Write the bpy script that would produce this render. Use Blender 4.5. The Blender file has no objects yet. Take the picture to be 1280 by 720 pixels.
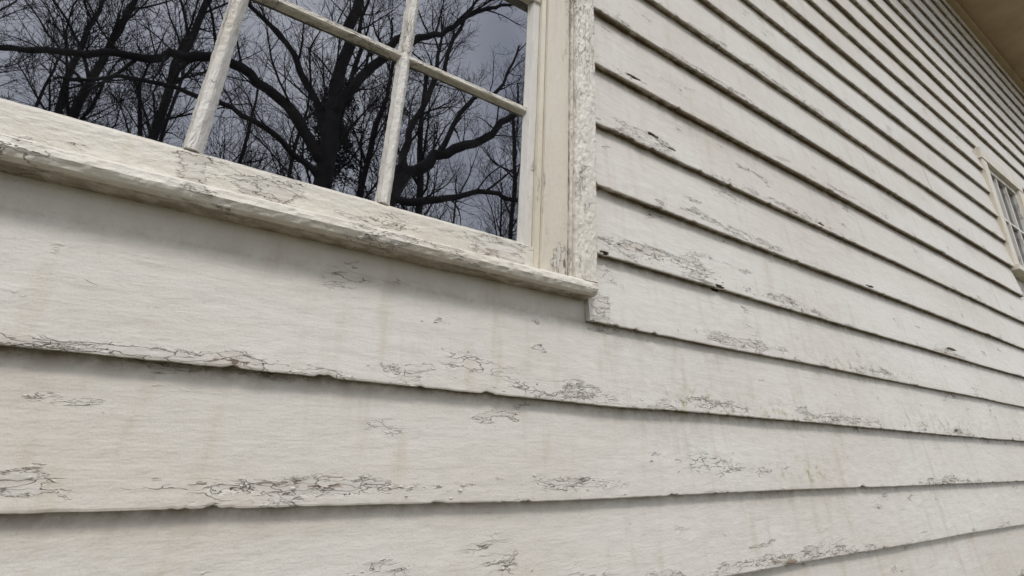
import bpy, math, random
import numpy as np
from mathutils import Vector, Matrix

random.seed(7)
ZC = 1.6            # eye height; all wall heights below are given relative to it
sc = bpy.context.scene
sc.view_settings.view_transform = 'Standard'
sc.view_settings.look = 'None'
sc.view_settings.exposure = 0

# ------------------------------------------------------------------ noise
def _h(ix, iy, s):
    n = (ix.astype(np.int64) * 374761393 + iy.astype(np.int64) * 668265263 + s * 974711) & 0xffffffff
    n = ((n ^ (n >> 13)) * 1274126177) & 0xffffffff
    n = n ^ (n >> 16)
    return (n & 0xffffff) / float(0xffffff)

def vnoise(x, y, s=0):
    ix = np.floor(x); iy = np.floor(y)
    fx = x - ix; fy = y - iy
    fx = fx * fx * (3 - 2 * fx); fy = fy * fy * (3 - 2 * fy)
    a = _h(ix, iy, s); b = _h(ix + 1, iy, s); c = _h(ix, iy + 1, s); d = _h(ix + 1, iy + 1, s)
    return (a * (1 - fx) + b * fx) * (1 - fy) + (c * (1 - fx) + d * fx) * fy

def fbm(x, y, s=0, o=4):
    t = 0; a = .5; n = 0
    for i in range(o):
        t = t + a * vnoise(x, y, s + i * 17); n += a
        x = x * 2.03; y = y * 2.03; a *= .5
    return t / n - .5

# ------------------------------------------------------------------ nodes
class NB:
    def __init__(self, name):
        self.m = bpy.data.materials.new(name); self.m.use_nodes = True
        self.t = self.m.node_tree; self.n = self.t.nodes; self.l = self.t.links
        self.b = self.n['Principled BSDF']
    def add(self, typ, **kw):
        nd = self.n.new(typ)
        for k, v in kw.items(): setattr(nd, k, v)
        return nd
    def put(self, sock, v):
        if isinstance(v, bpy.types.NodeSocket): self.l.new(v, sock)
        else: sock.default_value = v
    def math(self, op, a, b=0.0, c=0.0, clamp=False):
        nd = self.add('ShaderNodeMath', operation=op, use_clamp=clamp)
        self.put(nd.inputs[0], a); self.put(nd.inputs[1], b); self.put(nd.inputs[2], c)
        return nd.outputs[0]
    def vmath(self, op, a, b=(0, 0, 0)):
        nd = self.add('ShaderNodeVectorMath', operation=op)
        self.put(nd.inputs[0], a); self.put(nd.inputs[1], b)
        return nd.outputs[0]
    def noise(self, vec, scale, detail=3, rough=.5, col=False):
        nd = self.add('ShaderNodeTexNoise')
        self.put(nd.inputs['Vector'], vec); nd.inputs['Scale'].default_value = scale
        nd.inputs['Detail'].default_value = detail; nd.inputs['Roughness'].default_value = rough
        return nd.outputs['Color' if col else 'Fac']
    def ramp(self, v, a, b, lo=0.0, hi=1.0):
        nd = self.add('ShaderNodeMapRange', interpolation_type='SMOOTHSTEP')
        self.put(nd.inputs[0], v); nd.inputs[1].default_value = a; nd.inputs[2].default_value = b
        nd.inputs[3].default_value = lo; nd.inputs[4].default_value = hi
        return nd.outputs[0]
    def mix(self, f, a, b):
        nd = self.add('ShaderNodeMix', data_type='RGBA')
        self.put(nd.inputs[0], f); self.put(nd.inputs[6], a); self.put(nd.inputs[7], b)
        return nd.outputs[2]
    def attr(self, name):
        nd = self.add('ShaderNodeAttribute'); nd.attribute_name = name
        return nd.outputs['Fac']

def paint(name, axis='x', peel=0.0, crack=0.0, tint=(.79, .76, .705), thr=.68, lump=.0024):
    k = NB(name)
    pos = k.add('ShaderNodeTexCoord').outputs['Object']
    st = {'x': (.36, 1, 1), 'z': (1, 1, .3)}[axis]
    sv = k.vmath('MULTIPLY', pos, st)
    wn = k.noise(sv, 42, 3, .65, col=True)
    w = k.vmath('ADD', sv, k.vmath('MULTIPLY', k.vmath('SUBTRACT', wn, (.5, .5, .5)), (.030, .030, .030)))
    dmg = k.math('ADD', k.attr('damage'), peel)
    dmc = k.math('ADD', k.attr('damage'), crack)
    grime_shade = k.attr('grime_shade')  # dirt mask; its top values carry painted shadow of splits and lap gaps
    rn = k.noise(sv, 11, 3, .6)
    reg = k.math('ADD', rn, k.math('MULTIPLY', dmc, .30))
    # hairline cracks, drawn out along the board
    vo = k.add('ShaderNodeTexVoronoi', feature='DISTANCE_TO_EDGE')
    k.put(vo.inputs['Vector'], k.vmath('MULTIPLY', w, {'x': (.62, 1, 1), 'z': (1, 1, .62)}[axis])); vo.inputs['Scale'].default_value = 84
    line = k.ramp(vo.outputs['Distance'], .0, .036, 1, 0)
    fine = k.noise(pos, 300, 1, .6)
    g2 = k.noise(k.vmath('MULTIPLY', pos, {'x': (.10, 1, 1), 'z': (1, 1, .10)}[axis]), 120, 4, .65)
    cr = k.math('MULTIPLY', k.math('MULTIPLY', line, k.ramp(reg, .63, .75)), k.ramp(g2, .38, .52))
    chk = k.math('MULTIPLY', k.ramp(g2, .67, .70), k.ramp(reg, .56, .74))
    # peel
    pv = k.math('ADD', k.noise(w, 22, 6, .62), k.math('MULTIPLY', dmg, .21))
    pm = k.ramp(pv, thr, thr + .008)
    ring = k.math('MULTIPLY', k.ramp(pv, thr - .004, thr + .004), k.ramp(pv, thr + .005, thr + .015, 1, 0))
    ring = k.math('MULTIPLY', ring, k.ramp(g2, .38, .52))
    wood = k.math('MULTIPLY', k.ramp(pv, thr + .12, thr + .13), k.ramp(rn, .5, .6))
    # colours
    big = k.noise(sv, 2.3, 3, .6)
    c0 = k.mix(k.ramp(big, .35, .68), (*tint, 1), (tint[0] * .90, tint[1] * .875, tint[2] * .84, 1))
    c0 = k.mix(k.ramp(g2, .4, .75, 0, .13), c0, (.5, .44, .37, 1))
    c0 = k.mix(k.ramp(fine, .55, .85, 0, .26), c0, (.45, .40, .34, 1))
    streak = k.noise(k.vmath('MULTIPLY', pos, (1, 1, .12)), 26, 3, .6)
    c0 = k.mix(k.ramp(streak, .5, .8, 0, .45), c0, (.56, .48, .37, 1))
    under = k.mix(k.ramp(g2, .35, .65), (.73, .70, .645, 1), (.60, .555, .49, 1))
    woodc = k.mix(k.ramp(g2, .35, .65), (.36, .28, .21, 1), (.17, .13, .10, 1))
    c1 = k.mix(k.math('MULTIPLY', pm, .8), c0, under)
    c1 = k.mix(wood, c1, woodc)
    gn = k.noise(pos, 36, 4, .68)
    gf = k.math('MULTIPLY', grime_shade, k.ramp(gn, .28, .66, .3, 1), clamp=True)
    c1 = k.mix(gf, c1, (.20, .15, .095, 1))
    mil = k.math('MULTIPLY', k.attr('mildew'), k.ramp(gn, .50, .66), clamp=True)
    c1 = k.mix(mil, c1, (.38, .35, .17, 1))
    speck = k.math('MULTIPLY', k.ramp(gn, .69, .75, 0, .6), k.ramp(fine, .4, .6))
    c1 = k.mix(speck, c1, (.24, .19, .13, 1))
    c1 = k.mix(k.math('MULTIPLY', ring, .85), c1, (.10, .08, .06, 1))  # dark rim: shadow of lifted paint and caught dirt, put into the colour
    c1 = k.mix(k.math('MULTIPLY', chk, .6), c1, (.18, .145, .115, 1))
    c1 = k.mix(k.math('MULTIPLY', cr, .8), c1, (.12, .095, .075, 1))
    c1 = k.mix(k.ramp(grime_shade, 1.7, 2.4), c1, (.045, .035, .028, 1))      # shadow of open splits and lap gaps, painted near-black
    k.put(k.b.inputs['Base Color'], c1)
    k.put(k.b.inputs['Roughness'], k.ramp(pm, 0, 1, .52, .85))
    k.b.inputs['Specular IOR Level'].default_value = .4
    h = k.math('MULTIPLY', pm, -.0012)
    h = k.math('ADD', h, k.math('MULTIPLY', wood, -.0008))
    h = k.math('ADD', h, k.math('MULTIPLY', cr, -.0011))
    h = k.math('ADD', h, k.math('MULTIPLY', chk, -.0006))
    h = k.math('ADD', h, k.math('MULTIPLY', k.ramp(pv, thr - .035, thr), .0009))      # curled lip next to bare spots
    h = k.math('ADD', h, k.math('MULTIPLY', g2, .0006))
    h = k.math('ADD', h, k.math('MULTIPLY', fine, .0004))
    h = k.math('ADD', h, k.math('MULTIPLY', wn, lump))
    bp = k.add('ShaderNodeBump'); bp.inputs['Strength'].default_value = 1; bp.inputs['Distance'].default_value = 1
    k.put(bp.inputs['Height'], h)
    k.put(k.b.inputs['Normal'], bp.outputs[0])
    return k.m

M_siding = paint('weathered_siding_paint', 'x', 0, .08)
M_sill = paint('weathered_sill_paint', 'x', .22, .3, tint=(.79, .755, .68), lump=.0045)
M_casing = paint('weathered_casing_paint', 'z', .05, .15, tint=(.77, .72, .61), lump=.002)
M_band = paint('weathered_backband_paint', 'z', .3, .35, tint=(.78, .745, .67), lump=.006)
M_muntV = paint('muntin_paint_v', 'z', .42, .5, tint=(.78, .755, .71), lump=.005)
M_muntH = paint('muntin_paint_h', 'x', .36, .45, tint=(.76, .73, .65), lump=.005)

def simple(name, col, col2, scale=8, rough=.8, bump=.01):
    k = NB(name)
    pos = k.add('ShaderNodeTexCoord').outputs['Object']
    n = k.noise(pos, scale, 4, .65)
    k.put(k.b.inputs['Base Color'], k.mix(k.ramp(n, .3, .7), (*col, 1), (*col2, 1)))
    k.b.inputs['Roughness'].default_value = rough
    if bump:
        bp = k.add('ShaderNodeBump'); bp.inputs['Distance'].default_value = bump
        k.put(bp.inputs['Height'], n); k.put(k.b.inputs['Normal'], bp.outputs[0])
    return k.m
M_soffit = simple('soffit_paint', (.56, .44, .30), (.44, .33, .21), 3, .7, .002)
M_leaf = simple('evergreen_leaf', (.022, .035, .018), (.012, .02, .01), 6, .8, 0)
M_grass = simple('grass', (.09, .09, .045), (.125, .105, .06), 2.5, .95, .03)
M_roof = simple('roof_shingle', (.09, .085, .08), (.05, .05, .05), 12, .9, .01)
M_stone = simple('foundation_stone', (.3, .28, .25), (.18, .17, .16), 5, .9, .02)
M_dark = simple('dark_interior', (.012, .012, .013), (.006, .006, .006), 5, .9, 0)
M_bark = simple('bark', (.04, .035, .031), (.018, .015, .013), 3, .95, 0)

k = NB('old_window_glass')
pos = k.add('ShaderNodeTexCoord').outputs['Object']
dif = k.b
dn = k.noise(pos, 14, 4, .7)
k.put(dif.inputs['Base Color'], k.mix(k.ramp(dn, .45, .75), (.003, .003, .004, 1), (.011, .011, .011, 1)))
dif.inputs['Roughness'].default_value = .01
dif.inputs['IOR'].default_value = 2.8
dif.inputs['Specular Tint'].default_value = (.90, .93, 1, 1)
bp = k.add('ShaderNodeBump'); bp.inputs['Distance'].default_value = 1
k.put(bp.inputs['Height'], k.math('MULTIPLY', k.noise(k.vmath('MULTIPLY', pos, (1, 1, .5)), 9, 1, .4), .0004))
k.put(dif.inputs['Normal'], bp.outputs[0])
M_glass = k.m

# ------------------------------------------------------------------ mesh helpers
def empty(name):
    e = bpy.data.objects.new(name, None); sc.collection.objects.link(e); return e
def mesh_obj(name, verts, faces, mat, parent=None, attrs=None, smooth=False):
    me = bpy.data.meshes.new(name)
    verts = np.asarray(verts, dtype=np.float32)
    faces = np.asarray(faces, dtype=np.int32)
    nf, kk = faces.shape
    me.vertices.add(len(verts)); me.vertices.foreach_set('co', verts.ravel())
    me.loops.add(nf * kk); me.loops.foreach_set('vertex_index', faces.ravel())
    me.polygons.add(nf)
    me.polygons.foreach_set('loop_start', np.arange(0, nf * kk, kk, dtype=np.int32))
    if attrs:
        for an, av in attrs.items():
            a = me.attributes.new(an, 'FLOAT', 'POINT'); a.data.foreach_set('value', np.asarray(av, dtype=np.float32))
    me.update(calc_edges=True); me.validate()
    me.polygons.foreach_set('use_smooth', [smooth] * len(me.polygons))
    me.materials.append(mat)
    ob = bpy.data.objects.new(name, me); sc.collection.objects.link(ob)
    if parent: ob.parent = parent
    return ob
def grid_faces(nr, nc, off=0, flip=False):
    r, c = np.meshgrid(np.arange(nr - 1), np.arange(nc - 1), indexing='ij')
    a = (r * nc + c).ravel() + off
    f = np.stack([a, a + 1, a + nc + 1, a + nc], 1)
    return f[:, ::-1] if flip else f
def boxes(name, lst, mat, parent, bevel=0.0, z0=ZC):
    V = []; F = []
    for (x0, x1, y0, y1, za, zb) in lst:
        o = len(V); za += z0; zb += z0
        V += [(x0, y0, za), (x1, y0, za), (x1, y1, za), (x0, y1, za), (x0, y0, zb), (x1, y0, zb), (x1, y1, zb), (x0, y1, zb)]
        F += [(o, o + 3, o + 2, o + 1), (o + 4, o + 5, o + 6, o + 7), (o, o + 1, o + 5, o + 4), (o + 1, o + 2, o + 6, o + 5), (o + 2, o + 3, o + 7, o + 6), (o + 3, o, o + 4, o + 7)]
    ob = mesh_obj(name, V, F, mat, parent)
    if bevel:
        b = ob.modifiers.new('bevel', 'BEVEL'); b.width = bevel; b.segments = 2
    return ob

def loft(name, axis, prof, s0, s1, step, mat, parent, amp=.0006, damage=0.0, seed=0, dark_prof=None, big=.0008, sub=.004, spots=()):
    """extrude a closed (p,q) profile along x (p=y,q=z) or along z (p=x,q=y) with worn, wavy surfaces."""
    pr = []
    gp = []
    n = len(prof)
    for i in range(n):
        a = np.array(prof[i]); b = np.array(prof[(i + 1) % n])
        m = max(1, int(np.linalg.norm(b - a) / sub))
        for j in range(m):
            pr.append(a + (b - a) * j / m)
            gp.append(dark_prof[i] if dark_prof else 0.0)
    pr = np.array(pr); gp = np.array(gp)
    cen = pr.mean(0)
    s = np.arange(s0, s1 + step * .5, step); s[-1] = s1
    nr = len(s); nc = len(pr)
    S, I = np.meshgrid(s, np.arange(nc), indexing='ij')
    P = pr[:, 0][I]; Q = pr[:, 1][I]
    per = np.cumsum(np.r_[0, np.linalg.norm(np.diff(pr, axis=0), axis=1)])[I]
    d = amp * 2 * fbm(S * 90, per * 200, seed, 3) + big * 2 * fbm(S * 9, per * 6, seed + 50, 2)
    dx = P - cen[0]; dy = Q - cen[1]; L = np.sqrt(dx * dx + dy * dy) + 1e-6
    P = P + d * dx / L; Q = Q + d * dy / L
    if axis == 'x': V = np.stack([S, P, Q + ZC], -1)
    else: V = np.stack([P, Q, S + ZC], -1)
    V = V.reshape(-1, 3)
    r, c = np.meshgrid(np.arange(nr - 1), np.arange(nc), indexing='ij')
    a = (r * nc + c).ravel(); b = (r * nc + (c + 1) % nc).ravel()
    F = np.stack([a, b, b + nc, a + nc], 1)
    V = np.vstack([V, V[:nc].mean(0)[None], V[-nc:].mean(0)[None]])
    c0 = len(V) - 2; c1 = len(V) - 1
    caps = []
    for i in range(0, nc - 1, 2):
        caps.append((c0, (i + 2) % nc, i + 1, i)); o = (nr - 1) * nc; caps.append((c1, o + i, o + i + 1, o + (i + 2) % nc))
    caps = [f for f in caps if len(set(f)) == 4]
    F = np.vstack([F, np.array(caps)])
    dm = np.full(len(V), float(damage)); dm[:nr * nc] += .6 * fbm(S * 6, per * 5, seed + 9, 2).ravel()
    for (sx, sr, sa) in spots:
        dm[:nr * nc] += (sa * np.exp(-((S - sx) / sr) ** 2)).ravel()
    gr = np.zeros(len(V)); gr[:nr * nc] = gp[I].ravel()  # darkening set per profile edge, strongest on undersides and grooves
    return mesh_obj(name, V, F, mat, parent, {'damage': dm, 'grime_shade': gr, 'mildew': np.zeros(len(V))}, smooth=False)

# ------------------------------------------------------------------ house
house = empty('clapboard_house')
X0, X1 = -3.6, 10.5
EAVE = 3.70
WIN1 = (-.578, .578, .27, 1.90)
WIN2 = (3.93, 4.75, 1.08, 1.96)
edges = [-.275, -.1135, .056, .222, .379, .55, .722, .906, 1.092]
z = 1.092
while z < EAVE - .1:
    z += .1745; edges.append(z)
lo = []
z = -.275
while z > -1.25:
    z -= .165; lo.append(z)
edges = sorted(lo) + edges

# places where the paint has failed: x, z(rel), rx, rz, amount
SPOTS = [(.311, .103, .085, .026, 1.0), (.20, .080, .06, .012, .7), (.147, -.090, .11, .013, .98), (.0, -.085, .15, .010, .75), (.58, -.088, .13, .019, .98),
         (1.01, -.06, .16, .022, .9), (-.204, -.078, .05, .014, .8), (.80, .762, .12, .012, 1.0), (.73, .926, .10, .012, 1.0),
         (.80, .418, .26, .020, 1.0), (1.3, .40, .3, .014, .8), (.61, .255, .04, .04, .9), (2.55, .39, .16, .02, 1.1), (2.4, .07, .14, .02, 1.0),
         (1.217, -.262, .35, .016, 1.0), (.62, -.25, .2, .014, .6), (1.6, .075, .3, .018, .8), (.95, .075, .18, .014, .9), (.5, .07, .15, .014, .8),
         (1.05, .575, .25, .014, .9), (1.5, .74, .3, .014, .9), (1.2, 1.1, .3, .012, .9), (1.9, .93, .4, .014, .9), (.7, 1.1, .1, .012, .8), (1.7, .24, .35, .014, .85),
         (1.1, .245, .2, .016, .8), (-.05, .07, .18, .010, .65), (2.2, -.1, .3, .015, .8), (.95, .62, .06, .01, .8), (1.25, .82, .15, .012, .8), (.25, .17, .03, .01, .65), (-.3, .066, .05, .01, .7), (.4, -.22, .04, .02, .55), (1.4, 1.28, .5, .012, .8)]
MILD = [(.90, .075, .14, .03, .9), (1.35, .07, .25, .035, .8), (1.75, .235, .3, .03, .8), (1.3, -.07, .12, .03, .9), (2.3, .09, .4, .03, .6)]
# open splits in the boards
GOUGE = [(.805, .768, .026, .0048, 1.15), (.735, .93, .035, .0045, 1.1), (.875, .755, .016, .004, 1.0), (2.55, .412, .06, .006, 1.15), (1.02, .385, .02, .004, .95), (2.38, .075, .03, .006, 1.0), (1.62, .735, .03, .004, 1.0), (1.9, .56, .04, .005, 1.0), (.62, .385, .015, .0045, 1.0)]

def field(x, zr, lst):
    t = np.zeros_like(x)
    for (cx, cz, rx, rz, a) in lst:
        t = np.maximum(t, a * np.exp(-((x - cx) / rx) ** 2 - ((zr - cz) / rz) ** 2))
    return t
def gouge(x, zr):
    zz = zr + .004 * fbm(x * 45, x * 3, 71, 2) * 2 + (x % .11) * .0
    t = field(x, zz, GOUGE) + .55 * fbm(x * 70, zr * 130, 72, 2)
    return np.clip((t - .55) / .12, 0, 1)

def xcols(a, b, fine):
    out = [a]
    x = a
    while x < b:
        if x < -.7: st = .04
        elif x < 1.5: st = fine
        else: st = min(.03, fine + (x - 1.5) * .012)
        x = min(b, x + st); out.append(x)
    return np.array(out)

def edge_shift(x, i):
    s = .0024 * 2 * fbm(x * 2.2, np.full_like(x, i * 3.7), 5, 2) + .0009 * 2 * fbm(x * 60, np.full_like(x, i * 9.1), 6, 3)
    c = fbm(x * 34, np.full_like(x, i * 5.3 + .5), 8, 3)
    s = s + np.clip(c - .17, 0, 1) * .024           # little bites out of the edge
    if abs(edges[i] - .056) < 1e-4:
        s = s + np.clip((.55 - x) / .8, 0, 1) * .006 - .003 * np.exp(-((x - .66) / .1) ** 2)
    if abs(edges[i] + .1135) < 1e-4:
        s = s + np.clip((.2 - x) / .45, 0, 1) * .005 - np.exp(-((x - .55) / .25) ** 2) * .004
    return s

SLOPE = .0185 / .185
YB = .0225
def surf_y(x, v, i):
    y = np.minimum(SLOPE * v, .0225)
    y = y + .0016 * 2 * fbm(x * 3.1, v * 4 + i * 7.7, 21, 2) + .0005 * 2 * fbm(x * 26, v * 60 + i * 3.1, 22, 3)
    return y

allV = []; allF = []; A = {'damage': [], 'grime_shade': [], 'mildew': []}
off = 0
for i, ze in enumerate(edges):
    nxt = edges[i + 1] if i + 1 < len(edges) else EAVE + .02
    top = nxt - ze + .015
    fine = .0035 if -.3 < ze < 1.0 else .008
    wide = abs(ze - .056) < 1e-4
    segs = [(X0, X1)]
    for (a, b, c, d) in (WIN1, WIN2):
        if nxt > c + .01 and ze < d - .02 and not (wide and a < 0):
            ns = []
            for (s, e) in segs:
                if b <= s or a >= e: ns.append((s, e)); continue
                if s < a: ns.append((s, a))
                if b < e: ns.append((b, e))
            segs = ns
    # the course level with the sill stops at the window; the one below shows its full width there
    if abs(ze - .222) < 1e-4: segs = [(X0, -.578), (.5785, X1)]
    if wide: top = .232
    rows = 42 if fine < .005 else 12
    for (s, e) in segs:
        cuts = [s]
        r2 = random.Random(i * 13 + int(s * 10))
        x = s + r2.uniform(2.2, 3.4)
        if s < 0 and e > 5: x = s + 6.2 + r2.uniform(-.6, 1.2)
        while x < e - 1:
            cuts.append(x); x += r2.uniform(2.4, 4.0)
        cuts.append(e)
        for bi in range(len(cuts) - 1):
            a, b = cuts[bi] + (.0007 if bi else 0), cuts[bi + 1] - (.0007 if bi < len(cuts) - 2 else 0)
            xs = xcols(a, b, fine)
            v = top * (1 - np.linspace(0, 1, rows) ** .7)
            v = np.r_[v[:-1], .0026] if v[-2] > .003 else np.r_[v[:-2], .0026]
            XX, VV = np.meshgrid(xs, v, indexing='ij')
            sh = edge_shift(XX, i)
            yb = r2.uniform(-.001, .001)
            Y = surf_y(XX, VV, i) + yb
            go = gouge(XX, ze + VV)
            Y = Y + .0045 * go
            Z = ze + VV + sh * np.clip(1 - VV / .05, 0, 1) + sh * .25
            e1 = np.stack([xs, Y[:, -1] + .0005, ze + .0007 + sh[:, -1]], 1)
            e2 = np.stack([xs, Y[:, -1] + .0022, ze + sh[:, -1] - .0003], 1)
            e3 = np.stack([xs, Y[:, -1] + .0105, ze + sh[:, -1] + .0010], 1)
            e4 = np.stack([xs, np.full_like(xs, YB), ze + sh[:, -1] + .0050], 1)
            G = np.concatenate([np.stack([XX, Y, Z], -1)] + [q[:, None] for q in (e1, e2, e3, e4)], 1)
            nc = G.shape[1]
            zr = G[:, :, 2]; xr = G[:, :, 0]
            dmg = field(xr, zr, SPOTS)
            vfull = np.concatenate([VV, np.zeros((len(xs), 4))], 1)
            dmg = dmg + .42 * np.exp(-vfull / .011) + .38 * fbm(xr * 2.6, vfull * 5 + i * 2.3, 31, 3)
            expo = nxt - ze
            gr = .95 * np.exp(-np.abs(expo - vfull) / .009) * (1 if not wide else .4)
            gr = gr + np.clip(fbm(xr * 4, vfull * 6 + i, 33, 3), 0, 1) * 1.0 * np.exp(-np.abs(expo - vfull) / .07)
            gr = gr + .16 * np.exp(-vfull / .006) + .06
            gr[:, :go.shape[1]] += 3 * go  # drives the painted shadow tone inside the splits
            gr[:, -1] = 2.2; gr[:, -2] = 1.4; gr[:, -3] = .5  # dirty underside, with lap shadow painted darker towards its back edge
            md = field(xr, zr, MILD)
            G = G.copy(); G[:, :, 2] += ZC
            f = grid_faces(G.shape[0], nc, off, flip=True)
            allV.append(G.reshape(-1, 3)); allF.append(f)
            for kx, q in (('damage', dmg), ('grime_shade', gr), ('mildew', md)): A[kx].append(q.ravel())
            off += G.shape[0] * nc
            for col, fl in ((0, False), (-1, True)):
                fr = G[col]; bk = fr.copy(); bk[:, 1] = YB + .0003
                stt = np.concatenate([fr[None], bk[None]], 0)
                allV.append(stt.reshape(-1, 3)); allF.append(grid_faces(2, nc, off, flip=fl))
                for kx in A: A[kx].append(np.full(2 * nc, .5 if kx == 'damage' else (.4 if kx == 'grime_shade' else 0)))
                off += 2 * nc
siding = mesh_obj('siding', np.vstack(allV), np.vstack(allF), M_siding, house,
                  {kx: np.concatenate(q) for kx, q in A.items()}, smooth=False)
print('siding verts', off)

# loose curling paint flakes along the worst spots
fv = []; ff = []; fr = random.Random(5)
def flake(x, i, v, w, h, lift, up):
    n = 9
    xs_ = np.array([x]); sh = float(edge_shift(xs_, i)[0])
    o = len(fv)
    rr = [fr.uniform(.4, 1.15) for _ in range(n)]
    for layer in (0, 1):
        for j in range(n):
            a = 2 * math.pi * j / n
            px = x + math.cos(a) * w * rr[j]; dv = math.sin(a) * h * rr[j]
            pv = max(v + dv, .0005)
            t = (math.sin(a) * up * .5 + .5)
            y = float(surf_y(np.array([px]), np.array([pv]), i)[0]) - .0003 - lift * t * t - (.0004 if layer == 0 else 0)
            fv.append((px, y, edges[i] + pv + sh + ZC))
    for j in range(n):
        j2 = (j + 1) % n
        ff.append((o + j, o + j2, o + n + j2, o + n + j))
    for layer in (0, 1):
        b = o + layer * n
        q = [(b, b + 1, b + 2, b + 8), (b + 8, b + 2, b + 3, b + 7), (b + 7, b + 3, b + 4, b + 6)]
        ff.extend(q)
for sp in SPOTS:
    cand = [i for i, e_ in enumerate(edges) if e_ <= sp[1] + .002]
    i = cand[-1]
    for _ in range(int(4 + 40 * sp[2] * sp[4])):
        x = sp[0] + fr.gauss(0, sp[2] * .6); v = abs(sp[1] - edges[i] + fr.gauss(0, sp[3] * .5))
        if x < .585 and edges[i] > .2: continue
        flake(x, i, v, fr.uniform(.0015, .006), fr.uniform(.0006, .0017), fr.uniform(.0005, .0022), fr.choice((-1, 1)))
for _ in range(200):
    i = fr.choice([j for j, e_ in enumerate(edges) if -.3 < e_ < 1.6])
    x = fr.uniform(-.4, 3.2)
    if x < .59 and edges[i] > .2: continue
    flake(x, i, abs(fr.gauss(0, .006)) + .001, fr.uniform(.002, .007), fr.uniform(.0006, .0016), fr.uniform(.0004, .0016), fr.choice((-1, 1)))
mesh_obj('paint_flakes', fv, ff, M_siding, house, {'damage': np.full(len(fv), .1), 'grime_shade': np.full(len(fv), .15), 'mildew': np.zeros(len(fv))})

# sheathing, side walls, foundation, roof
boxes('wall_core', [(X0 + .01, X1 - .01, .045, .15, -1.35, EAVE + .05), (X0 + .01, X0 + .15, .15, 7, -1.35, EAVE + .05), (X1 - .15, X1 - .01, .15, 7, -1.35, EAVE + .05), (X0 + .15, X1 - .15, 6.9, 7, -1.35, EAVE + .05)], M_siding, house)
boxes('corner_boards', [(X0 - .02, X0 + .10, -.022, .044, -1.34, EAVE - .004), (X1 - .10, X1 + .02, -.022, .044, -1.34, EAVE - .004)], M_casing, house, .003)
boxes('foundation', [(X0 + .03, X1 - .03, .03, 6.95, -1.62, -1.351)], M_stone, house)
boxes('soffit', [(X0 - .3, X1 + .3, -.56, .04, EAVE, EAVE + .02)], M_soffit, house)
boxes('fascia', [(X0 - .3, X1 + .3, -.585, -.562, EAVE - .02, EAVE + .17)], M_soffit, house, .002)
boxes('frieze_moulding', [(X0, X1, -.028, .04, EAVE - .05, EAVE - .003)], M_soffit, house, .006)
e = EAVE + .03 + ZC; rx0, rx1 = X0 - .3, X1 + .3
mesh_obj('roof', [(rx0, -.64, e), (rx1, -.64, e), (rx1, 3.5, e + 2.8), (rx0, 3.5, e + 2.8), (rx0, 7.6, e), (rx1, 7.6, e),
                  (rx0, -.64, e + .04), (rx1, -.64, e + .04), (rx1, 3.5, e + 2.86), (rx0, 3.5, e + 2.86), (rx0, 7.6, e + .04), (rx1, 7.6, e + .04)],
         [(0, 3, 2, 1), (3, 4, 5, 2), (6, 7, 8, 9), (9, 8, 11, 10), (0, 1, 7, 6), (5, 4, 10, 11), (0, 6, 9, 3), (3, 9, 10, 4), (1, 2, 8, 7), (2, 5, 11, 8)], M_roof, house)
for xx in (X0 + .1, X1 - .1):
    mesh_obj('gable_wall', [(xx, 0.1, e), (xx, 6.9, e), (xx, 3.55, e + 2.7), (xx, 3.45, e + 2.7)], [(0, 1, 2, 3)], M_siding, house)

# ---- main window
win = empty('sash_window'); win.parent = house
loft('sill', 'x', [(.044, .268), (-.022, .267), (-.029, .271), (-.034, .280), (-.032, .291), (-.022, .298), (.044, .306)], -.573, .573, .003, M_sill, win,
     amp=.0016, damage=.12, seed=3, dark_prof=[.8, .25, .05, 0, 0, 0, 0], big=.0018, spots=((-.126, .03, .35), (.28, .08, .4), (.5, .06, .35), (.1, .05, .25), (-.28, .05, .3)))
loft('bottom_rail', 'x', [(.044, .3015), (.008, .3015), (.006, .306), (.006, .352), (.016, .3585), (.026, .366), (.044, .366)], -.438, .438, .003, M_sill, win,
     amp=.0007, damage=-.05, seed=8, dark_prof=[.6, .4, 0, 0, .15, .35, 0], spots=((.36, .05, 1.15), (-.13, .02, .8), (-.02, .03, .3), (.17, .05, .35)))
def casing(sgn, seed):
    def P(l): return [(sgn * a, b) for a, b in (l if sgn > 0 else l[::-1])]
    loft('stile', 'z', P([(.412, .044), (.412, .030), (.420, .014), (.437, .014), (.437, .044)]), .367 - .012, 1.74, .004, M_muntV, win, amp=.0004, damage=-.2, seed=seed)
    loft('jamb', 'z', P([(.4385, .044), (.4385, .004), (.449, .002), (.449, .044)]), .3075, 1.75, .004, M_casing, win, amp=.0003, damage=-.1, seed=seed + 1)
    loft('casing_board', 'z', P([(.4505, .044), (.4505, -.006), (.452, -.008), (.512, -.008), (.512, .044)]), .2985, 1.80, .004, M_casing, win, amp=.0004, damage=.0, seed=seed + 2, spots=((.34, .04, .5),))
    loft('backband', 'z', P([(.5135, .044), (.5135, -.014), (.517, -.018), (.523, -.012), (.528, -.018), (.537, -.020), (.545, -.026), (.5745, -.028), (.578, -.024), (.578, .044)]), .2975, 1.84, .003, M_band, win,
         amp=.0024, damage=.1, seed=seed + 3, dark_prof=[.4, .2, .35, .2, 0, 0, 0, 0, .1, 0], big=.0011, sub=.003)
casing(1, 40); casing(-1, 60)
loft('head_casing', 'x', [(.044, 1.7505), (-.0075, 1.7505), (-.0075, 1.80), (-.0280, 1.81), (-.036, 1.85), (-.036, 1.86), (.044, 1.885)], -.598, .598, .006, M_sill, win, damage=0, seed=77)
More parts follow.
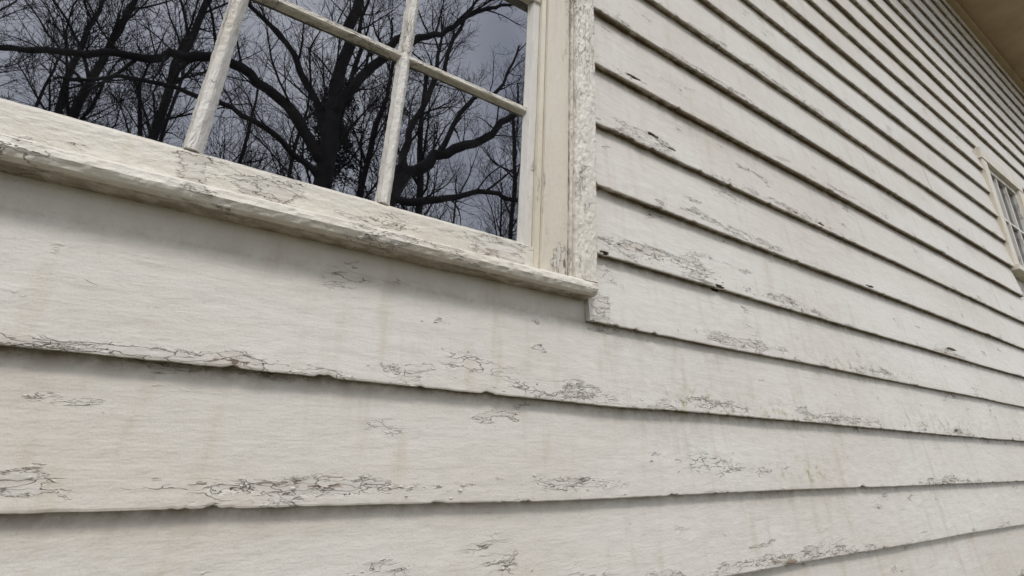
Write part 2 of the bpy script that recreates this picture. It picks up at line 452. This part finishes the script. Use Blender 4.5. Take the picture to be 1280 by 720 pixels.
def muntin_v(xc, za, zb, seed):
    loft('muntin_v', 'z', [(xc - .0135, .0315), (xc - .0075, .018), (xc - .005, .0155), (xc + .005, .0155), (xc + .0075, .018), (xc + .0135, .0315)], za, zb, .003, M_muntV, win, amp=.0014, damage=.05, seed=seed, big=.0008, sub=.003, dark_prof=[.15, .35, 0, .35, .15, 0])
def muntin_h(zc, xa, xb, seed):
    loft('muntin_h', 'x', [(.0315, zc - .0115), (.020, zc - .0065), (.0175, zc - .004), (.0175, zc + .004), (.020, zc + .0065), (.0315, zc + .0115)], xa, xb, .003, M_muntH, win, amp=.0010, damage=.05, seed=seed, big=.0006, sub=.003, dark_prof=[.5, .4, 0, .1, 0, 0])
for j, xc in enumerate((-.143, .136)):
    muntin_v(xc, .3645, 1.012, 80 + j); muntin_v(xc, 1.05, 1.72, 85 + j)
for j, zc in enumerate((.687, 1.385)): muntin_h(zc, -.414, .414, 90 + j)
boxes('meeting_rail', [(-.4365, .4365, .008, .044, 1.008, 1.052)], M_sill, win, .003)
boxes('top_rail', [(-.4365, .4365, .012, .044, 1.70, 1.7495)], M_sill, win, .003)
xl = [(-.414, -.143), (-.143, .136), (.136, .414)]; zl = [(.360, .687), (.687, 1.01), (1.05, 1.385), (1.385, 1.705)]
pv_ = []; pf = []; pr_ = random.Random(21)
for (a, b) in xl:
    for (c, d) in zl:
        o = len(pv_); t1 = pr_.uniform(-.0011, .0011); t2 = pr_.uniform(-.0011, .0011)
        a_, b_, c_, d_ = a + .001, b - .001, c + .001, d - .001
        pv_ += [(a_, .0305 + t1, c_ + ZC), (b_, .0305 - t1, c_ + ZC), (b_, .0305 - t1 + t2, d_ + ZC), (a_, .0305 + t1 + t2, d_ + ZC)]
        pf.append((o, o + 1, o + 2, o + 3))
mesh_obj('glass', pv_, pf, M_glass, win)
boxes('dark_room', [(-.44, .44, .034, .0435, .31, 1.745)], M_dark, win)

# ---- second, smaller window far along the wall
w2 = empty('small_window'); w2.parent = house
a, b, c, d = WIN2
boxes('casing', [(a, a + .085, -.008, .044, c + .031, d - .086), (b - .085, b, -.008, .044, c + .031, d - .086), (a - .012, b + .012, -.012, .044, d - .085, d), (a - .02, b + .02, -.022, .044, c - .005, c + .03)], M_casing, w2, .003)
sx0, sx1, sz0, sz1 = a + .086, b - .086, c + .032, d - .087
boxes('sash', [(sx0, sx0 + .03, .010, .044, sz0, sz1), (sx1 - .03, sx1, .010, .044, sz0, sz1), (sx0 + .031, sx1 - .031, .010, .044, sz0, sz0 + .045), (sx0 + .031, sx1 - .031, .010, .044, sz1 - .035, sz1)], M_muntV, w2, .002)
gx = np.linspace(sx0 + .03, sx1 - .03, 4); gz = np.linspace(sz0 + .045, sz1 - .035, 3)
boxes('muntins', [(x_ - .009, x_ + .009, .014, .032, gz[0], gz[-1]) for x_ in gx[1:-1]], M_muntV, w2, .002)
boxes('muntins_cross', [(gx[0], gx[-1], .0165, .0315, z_ - .009, z_ + .009) for z_ in gz[1:-1]], M_muntV, w2, .002)
boxes('glass', [(sx0 + .02, sx1 - .02, .030, .036, sz0 + .02, sz1 - .02)], M_glass, w2)

# ------------------------------------------------------------------ ground
n = 41
gxs = np.sign(np.linspace(-1, 1, n)) * np.abs(np.linspace(-1, 1, n)) ** 2.5 * 400
GX, GY = np.meshgrid(gxs, gxs, indexing='ij')
GZ = .15 * fbm(GX * .08, GY * .08, 3, 3) * np.clip((np.abs(GY) + np.abs(GX)) / 30 - .5, 0, 1)
mesh_obj('ground', np.stack([GX, GY, GZ], -1).reshape(-1, 3), grid_faces(n, n, 0, flip=True), M_grass, smooth=True)

# ------------------------------------------------------------------ trees
class Tree:
    def __init__(self, seed, lite=1.0): self.V = []; self.F = []; self.n = 0; self.r = random.Random(seed); self.lite = lite
    def tube(self, pts, rad, kk):
        pts = np.array(pts, float); n_ = len(pts)
        tg = np.gradient(pts, axis=0); tg /= np.linalg.norm(tg, axis=1)[:, None] + 1e-9
        ref = np.array([.31, .93, .17]); u = np.cross(tg, ref); u /= np.linalg.norm(u, axis=1)[:, None] + 1e-9
        w = np.cross(tg, u); an = np.arange(kk) * 2 * math.pi / kk
        ring = pts[:, None] + np.array(rad)[:, None, None] * (u[:, None] * np.cos(an)[None, :, None] + w[:, None] * np.sin(an)[None, :, None])
        r_, c_ = np.meshgrid(np.arange(n_ - 1), np.arange(kk), indexing='ij')
        a_ = (r_ * kk + c_).ravel(); b_ = (r_ * kk + (c_ + 1) % kk).ravel()
        self.F.append(np.stack([a_, b_, b_ + kk, a_ + kk], 1) + self.n); self.V.append(ring.reshape(-1, 3)); self.n += n_ * kk
    def along(self, pts, rads, depth, dens, L0, t0=.15):
        R = self.r; pts = np.array(pts, float)
        seg = np.linalg.norm(np.diff(pts, axis=0), axis=1); cum = np.r_[0, np.cumsum(seg)]; tot = cum[-1]
        m = max(2, int(dens * tot))
        for j in range(m):
            t = (t0 + (1 - t0) * (j + R.random()) / m) * tot
            s = min(len(seg) - 1, int(np.searchsorted(cum, t)) - 1); s = max(0, s)
            f = (t - cum[s]) / (seg[s] + 1e-9)
            p = pts[s] + (pts[s + 1] - pts[s]) * f; rr = rads[s] + (rads[s + 1] - rads[s]) * f
            dr = (pts[s + 1] - pts[s]) / (seg[s] + 1e-9)
            q = np.array([R.gauss(0, 1), R.gauss(0, 1), R.gauss(0, 1)]); q -= q.dot(dr) * dr; q /= np.linalg.norm(q) + 1e-9
            an = R.uniform(.5, 1.05)
            d = dr * math.cos(an) + q * math.sin(an) + np.array([0, 0, .22]); d /= np.linalg.norm(d)
            L = L0 * R.uniform(.6, 1.2) * (1 - .4 * t / tot)
            self.branch(p, d, min(rr * R.uniform(.35, .6), L * .017 + .002), L, depth)
    def branch(self, p, d, r0, L, depth):
        R = self.r; n_ = 6 if depth > 1 else 4
        if self.lite < 1 and depth < 2: n_ = 3
        pts = [np.array(p, float)]; d = np.array(d, float)
        bend = np.array([R.gauss(0, .08), R.gauss(0, .08), R.gauss(.05, .08)])
        for s in range(n_):
            d = d + bend + np.array([R.gauss(0, .13), R.gauss(0, .13), R.gauss(0, .11)]); d /= np.linalg.norm(d)
            pts.append(pts[-1] + d * L / n_)
        rads = [max(.003 if self.lite == 1 else .006, r0 * (1 - .8 * s / n_)) for s in range(n_ + 1)]
        self.tube(pts, rads, 5 if depth > 2 else (4 if depth > 1 else 3))
        if depth > 0: self.along(pts, rads, depth - 1, {3: 2.6, 2: 4.6, 1: 8.0}.get(depth, 3) * self.lite, L * .55)
    def limb(self, pts, r0, r1, depth=3, dens=1.6, L0=2.6, kk=9, t0=.12):
        pts = np.array(pts, float)
        for _ in range(2):
            q = [pts[0]]
            for a_, b_ in zip(pts[:-1], pts[1:]): q += [a_ * .75 + b_ * .25, a_ * .25 + b_ * .75]
            q.append(pts[-1]); pts = np.array(q)
        pts[1:-1] += np.array([[self.r.gauss(0, .035) for _ in range(3)] for _ in range(len(pts) - 2)])
        rads = np.linspace(r0, r1, len(pts)) ; self.tube(pts, rads, kk)
        self.along(pts, rads, depth - 1, dens, L0, t0)
    def build(self, name, parent=None):
        print(name, self.n)
        return mesh_obj(name, np.vstack(self.V), np.vstack(self.F), M_bark, parent, smooth=True)

def W(l, y, L=10.8):   # trees stand on the lawn opposite the house
    return [(a_ * L, y + dy, ZC + b_ * L) for a_, b_, dy in l]
T = Tree(3)
T.limb([(.35, -10, -.1), (.45, -10, 2), (.42, -10, 5), (.5, -10, 8), (.4, -10.2, 10.5), (.75, -10.1, 13), (.6, -10, 16)], .38, .08, 3, 1.5, 2.8, 14, .35)
T.limb(W([(.04, .55, 0), (-.02, .64, 0), (-.106, .70, .2), (-.178, .715, .3), (-.26, .68, .3), (-.346, .645, .1), (-.43, .63, 0), (-.52, .61, -.3), (-.66, .62, -.5)], -10), .15, .035, 3, 2.3, 2.4)
T.limb(W([(.04, .60, 0), (-.03, .80, -.5), (-.12, .93, -.8), (-.25, 1.0, -1), (-.4, 1.02, -1)], -10), .11, .03, 3, 2.0, 2.4)
T.limb(W([(.035, .52, 0), (-.06, .56, .5), (-.16, .58, .9), (-.25, .56, 1.2), (-.36, .50, 1.3)], -10), .09, .02, 3, 2.1, 2.2)
T.limb(W([(.045, .70, 0), (.12, .88, .3), (.19, 1.0, .4), (.257, 1.04, .4), (.34, 1.18, .4), (.449, 1.26, .4), (.58, 1.42, .5)], -10), .13, .03, 3, 2.1, 2.3)
T.build('oak_tree')
T = Tree(9)
T.limb([(1.1, -8.8, -.1), (1.25, -8.9, 2), (1.5, -9, 4.2), (2.0, -9, 6.6), (2.3, -9.1, 7.4)], .26, .17, 3, 1.0, 2.0, 12, .6)
T.limb([(2.3, -9.1, 7.4), (3.1, -9, 8.3), (4.3, -9, 9.1), (5.0, -9, 10.2), (5.7, -9.1, 10.9), (6.9, -9.2, 12.4)], .16, .045, 3, 2.4, 2.2)
T.limb([(2.2, -9.1, 7.2), (2.3, -9.3, 8.6), (2.9, -9.5, 10.4), (3.0, -9.6, 12.4), (3.8, -9.6, 15)], .12, .03, 3, 2.1, 2.2)
T.limb([(2.0, -9, 6.6), (3.2, -8.8, 6.9), (4.3, -8.6, 7.5), (5.3, -8.5, 7.3), (6.3, -8.4, 7.9)], .11, .025, 3, 2.4, 2.0)
T.limb([(3.1, -9, 8.3), (3.6, -9, 10.0), (4.6, -9, 11.2), (5.1, -9, 13.2)], .09, .025, 3, 2.2, 2.0)
T.build('maple_tree')

ev = empty('evergreen_tree')
T = Tree(15); T.tube([(.7, -14, -.1), (.75, -14, 6), (.7, -14, 13.5)], [.2, .14, .03], 8)
lv = []; er = random.Random(4)
for j in range(95):
    h = er.uniform(3.0, 13.3); R_ = (13.8 - h) * .22 + .3
    an = er.uniform(0, 6.283); tip = np.array([.7 + math.cos(an) * R_ * er.uniform(.6, 1.1), -14 + math.sin(an) * R_, h + er.uniform(-.5, .2)])
    T.tube([(.7, -14, h), (tip + np.array([.7, -14, h])) / 2 + np.array([0, 0, .1]), tip], [.03, .02, .006], 3)
    for q in range(120):
        f = er.uniform(.25, 1.05); cpt = np.array([.7, -14, h]) * (1 - f) + tip * f + np.array([er.gauss(0, .14), er.gauss(0, .14), er.gauss(0, .12)])
        d1 = np.array([er.gauss(0, 1), er.gauss(0, 1), er.gauss(0, .5)]); d1 /= np.linalg.norm(d1)
        d2 = np.cross(d1, [er.gauss(0, 1), er.gauss(0, 1), er.gauss(0, 1)]); d2 /= np.linalg.norm(d2) + 1e-9
        s1, s2 = er.uniform(.06, .12), er.uniform(.02, .04)
        lv += [cpt - d1 * s1, cpt + d2 * s2, cpt + d1 * s1, cpt - d2 * s2]
T.build('trunk', ev)
mesh_obj('needles', lv, np.arange(len(lv)).reshape(-1, 4), M_leaf, ev)

dt = empty('distant_trees'); protos = []
for s in range(3):
    T = Tree(30 + s, .76)
    T.limb([(0, 0, -.2), (.1, 0, 5), (-.1, .2, 10), (.2, 0, 16), (.1, 0, 20)], .24, .03, 3, 1.3, 4.6, 7, .28)
    o = T.build('bare_tree_part', dt); protos.append(o.data); sc.collection.objects.unlink(o); bpy.data.objects.remove(o)
dr_ = random.Random(8)
NT = 26
for j in range(NT):
    me = protos[j % 3]; o = bpy.data.objects.new('bare_tree_part', me); sc.collection.objects.link(o); o.parent = dt
    xx = -20 + 44 * ((j + dr_.random() * .7) / NT); yy = -dr_.uniform(16, 28)
    o.location = (xx, yy, 0); o.rotation_euler = (dr_.uniform(-.05, .05), dr_.uniform(-.05, .05), dr_.uniform(0, 6.28)); sq = dr_.uniform(.85, 1.2); o.scale = (sq, sq, sq)

# ------------------------------------------------------------------ world + sun
w = bpy.data.worlds.new('World'); sc.world = w; w.use_nodes = True
nt = w.node_tree; bg = nt.nodes['Background']
sky = nt.nodes.new('ShaderNodeTexSky'); sky.sky_type = 'NISHITA'; sky.sun_disc = False
SE, SA = math.radians(55), math.radians(207)
sky.sun_elevation = SE; sky.sun_rotation = SA; sky.dust_density = 3; sky.air_density = 1.2
hs = nt.nodes.new('ShaderNodeHueSaturation'); hs.inputs['Saturation'].default_value = .35
nt.links.new(sky.outputs[0], hs.inputs['Color'])
tc = nt.nodes.new('ShaderNodeTexCoord'); nz = nt.nodes.new('ShaderNodeTexNoise'); nz.inputs['Scale'].default_value = 2.6; nz.inputs['Detail'].default_value = 3
nt.links.new(tc.outputs['Generated'], nz.inputs['Vector'])
mr = nt.nodes.new('ShaderNodeMapRange'); mr.inputs[1].default_value = .32; mr.inputs[2].default_value = .66
nt.links.new(nz.outputs['Fac'], mr.inputs[0])
cl = nt.nodes.new('ShaderNodeMix'); cl.data_type = 'RGBA'; cl.inputs[6].default_value = (8.8, 9.3, 11.0, 1); cl.inputs[7].default_value = (16.5, 16.9, 18.0, 1)
nt.links.new(mr.outputs[0], cl.inputs[0])
mx = nt.nodes.new('ShaderNodeMix'); mx.data_type = 'RGBA'; mx.inputs[0].default_value = .75
nt.links.new(hs.outputs[0], mx.inputs[6]); nt.links.new(cl.outputs[2], mx.inputs[7])
nt.links.new(mx.outputs[2], bg.inputs['Color']); bg.inputs['Strength'].default_value = .106
sun = bpy.data.lights.new('sun', 'SUN'); sun.energy = 1.45; sun.angle = math.radians(11); sun.color = (1, .965, .90)
so = bpy.data.objects.new('sun', sun); sc.collection.objects.link(so)
dirv = Vector((-.5, -1.0, 1.6)).normalized()
so.rotation_euler = dirv.to_track_quat('Z', 'Y').to_euler(); so.location = (-4, -10, 14)

# ------------------------------------------------------------------ camera
cam = bpy.data.cameras.new('camera'); co = bpy.data.objects.new('camera', cam); sc.collection.objects.link(co)
r = Vector((.8656, -.4985, .0465)); u = Vector((-.1898, -.2408, .9519)); f = Vector((.4633, .8328, .3031))
m = Matrix((( r.x, u.x, -f.x, 0), (r.y, u.y, -f.y, -.70), (r.z, u.z, -f.z, ZC), (0, 0, 0, 1)))
co.matrix_world = m
cam.sensor_width = 36; cam.lens = 554 / 1280 * 36; cam.clip_start = .02; cam.clip_end = 2000
sc.camera = co
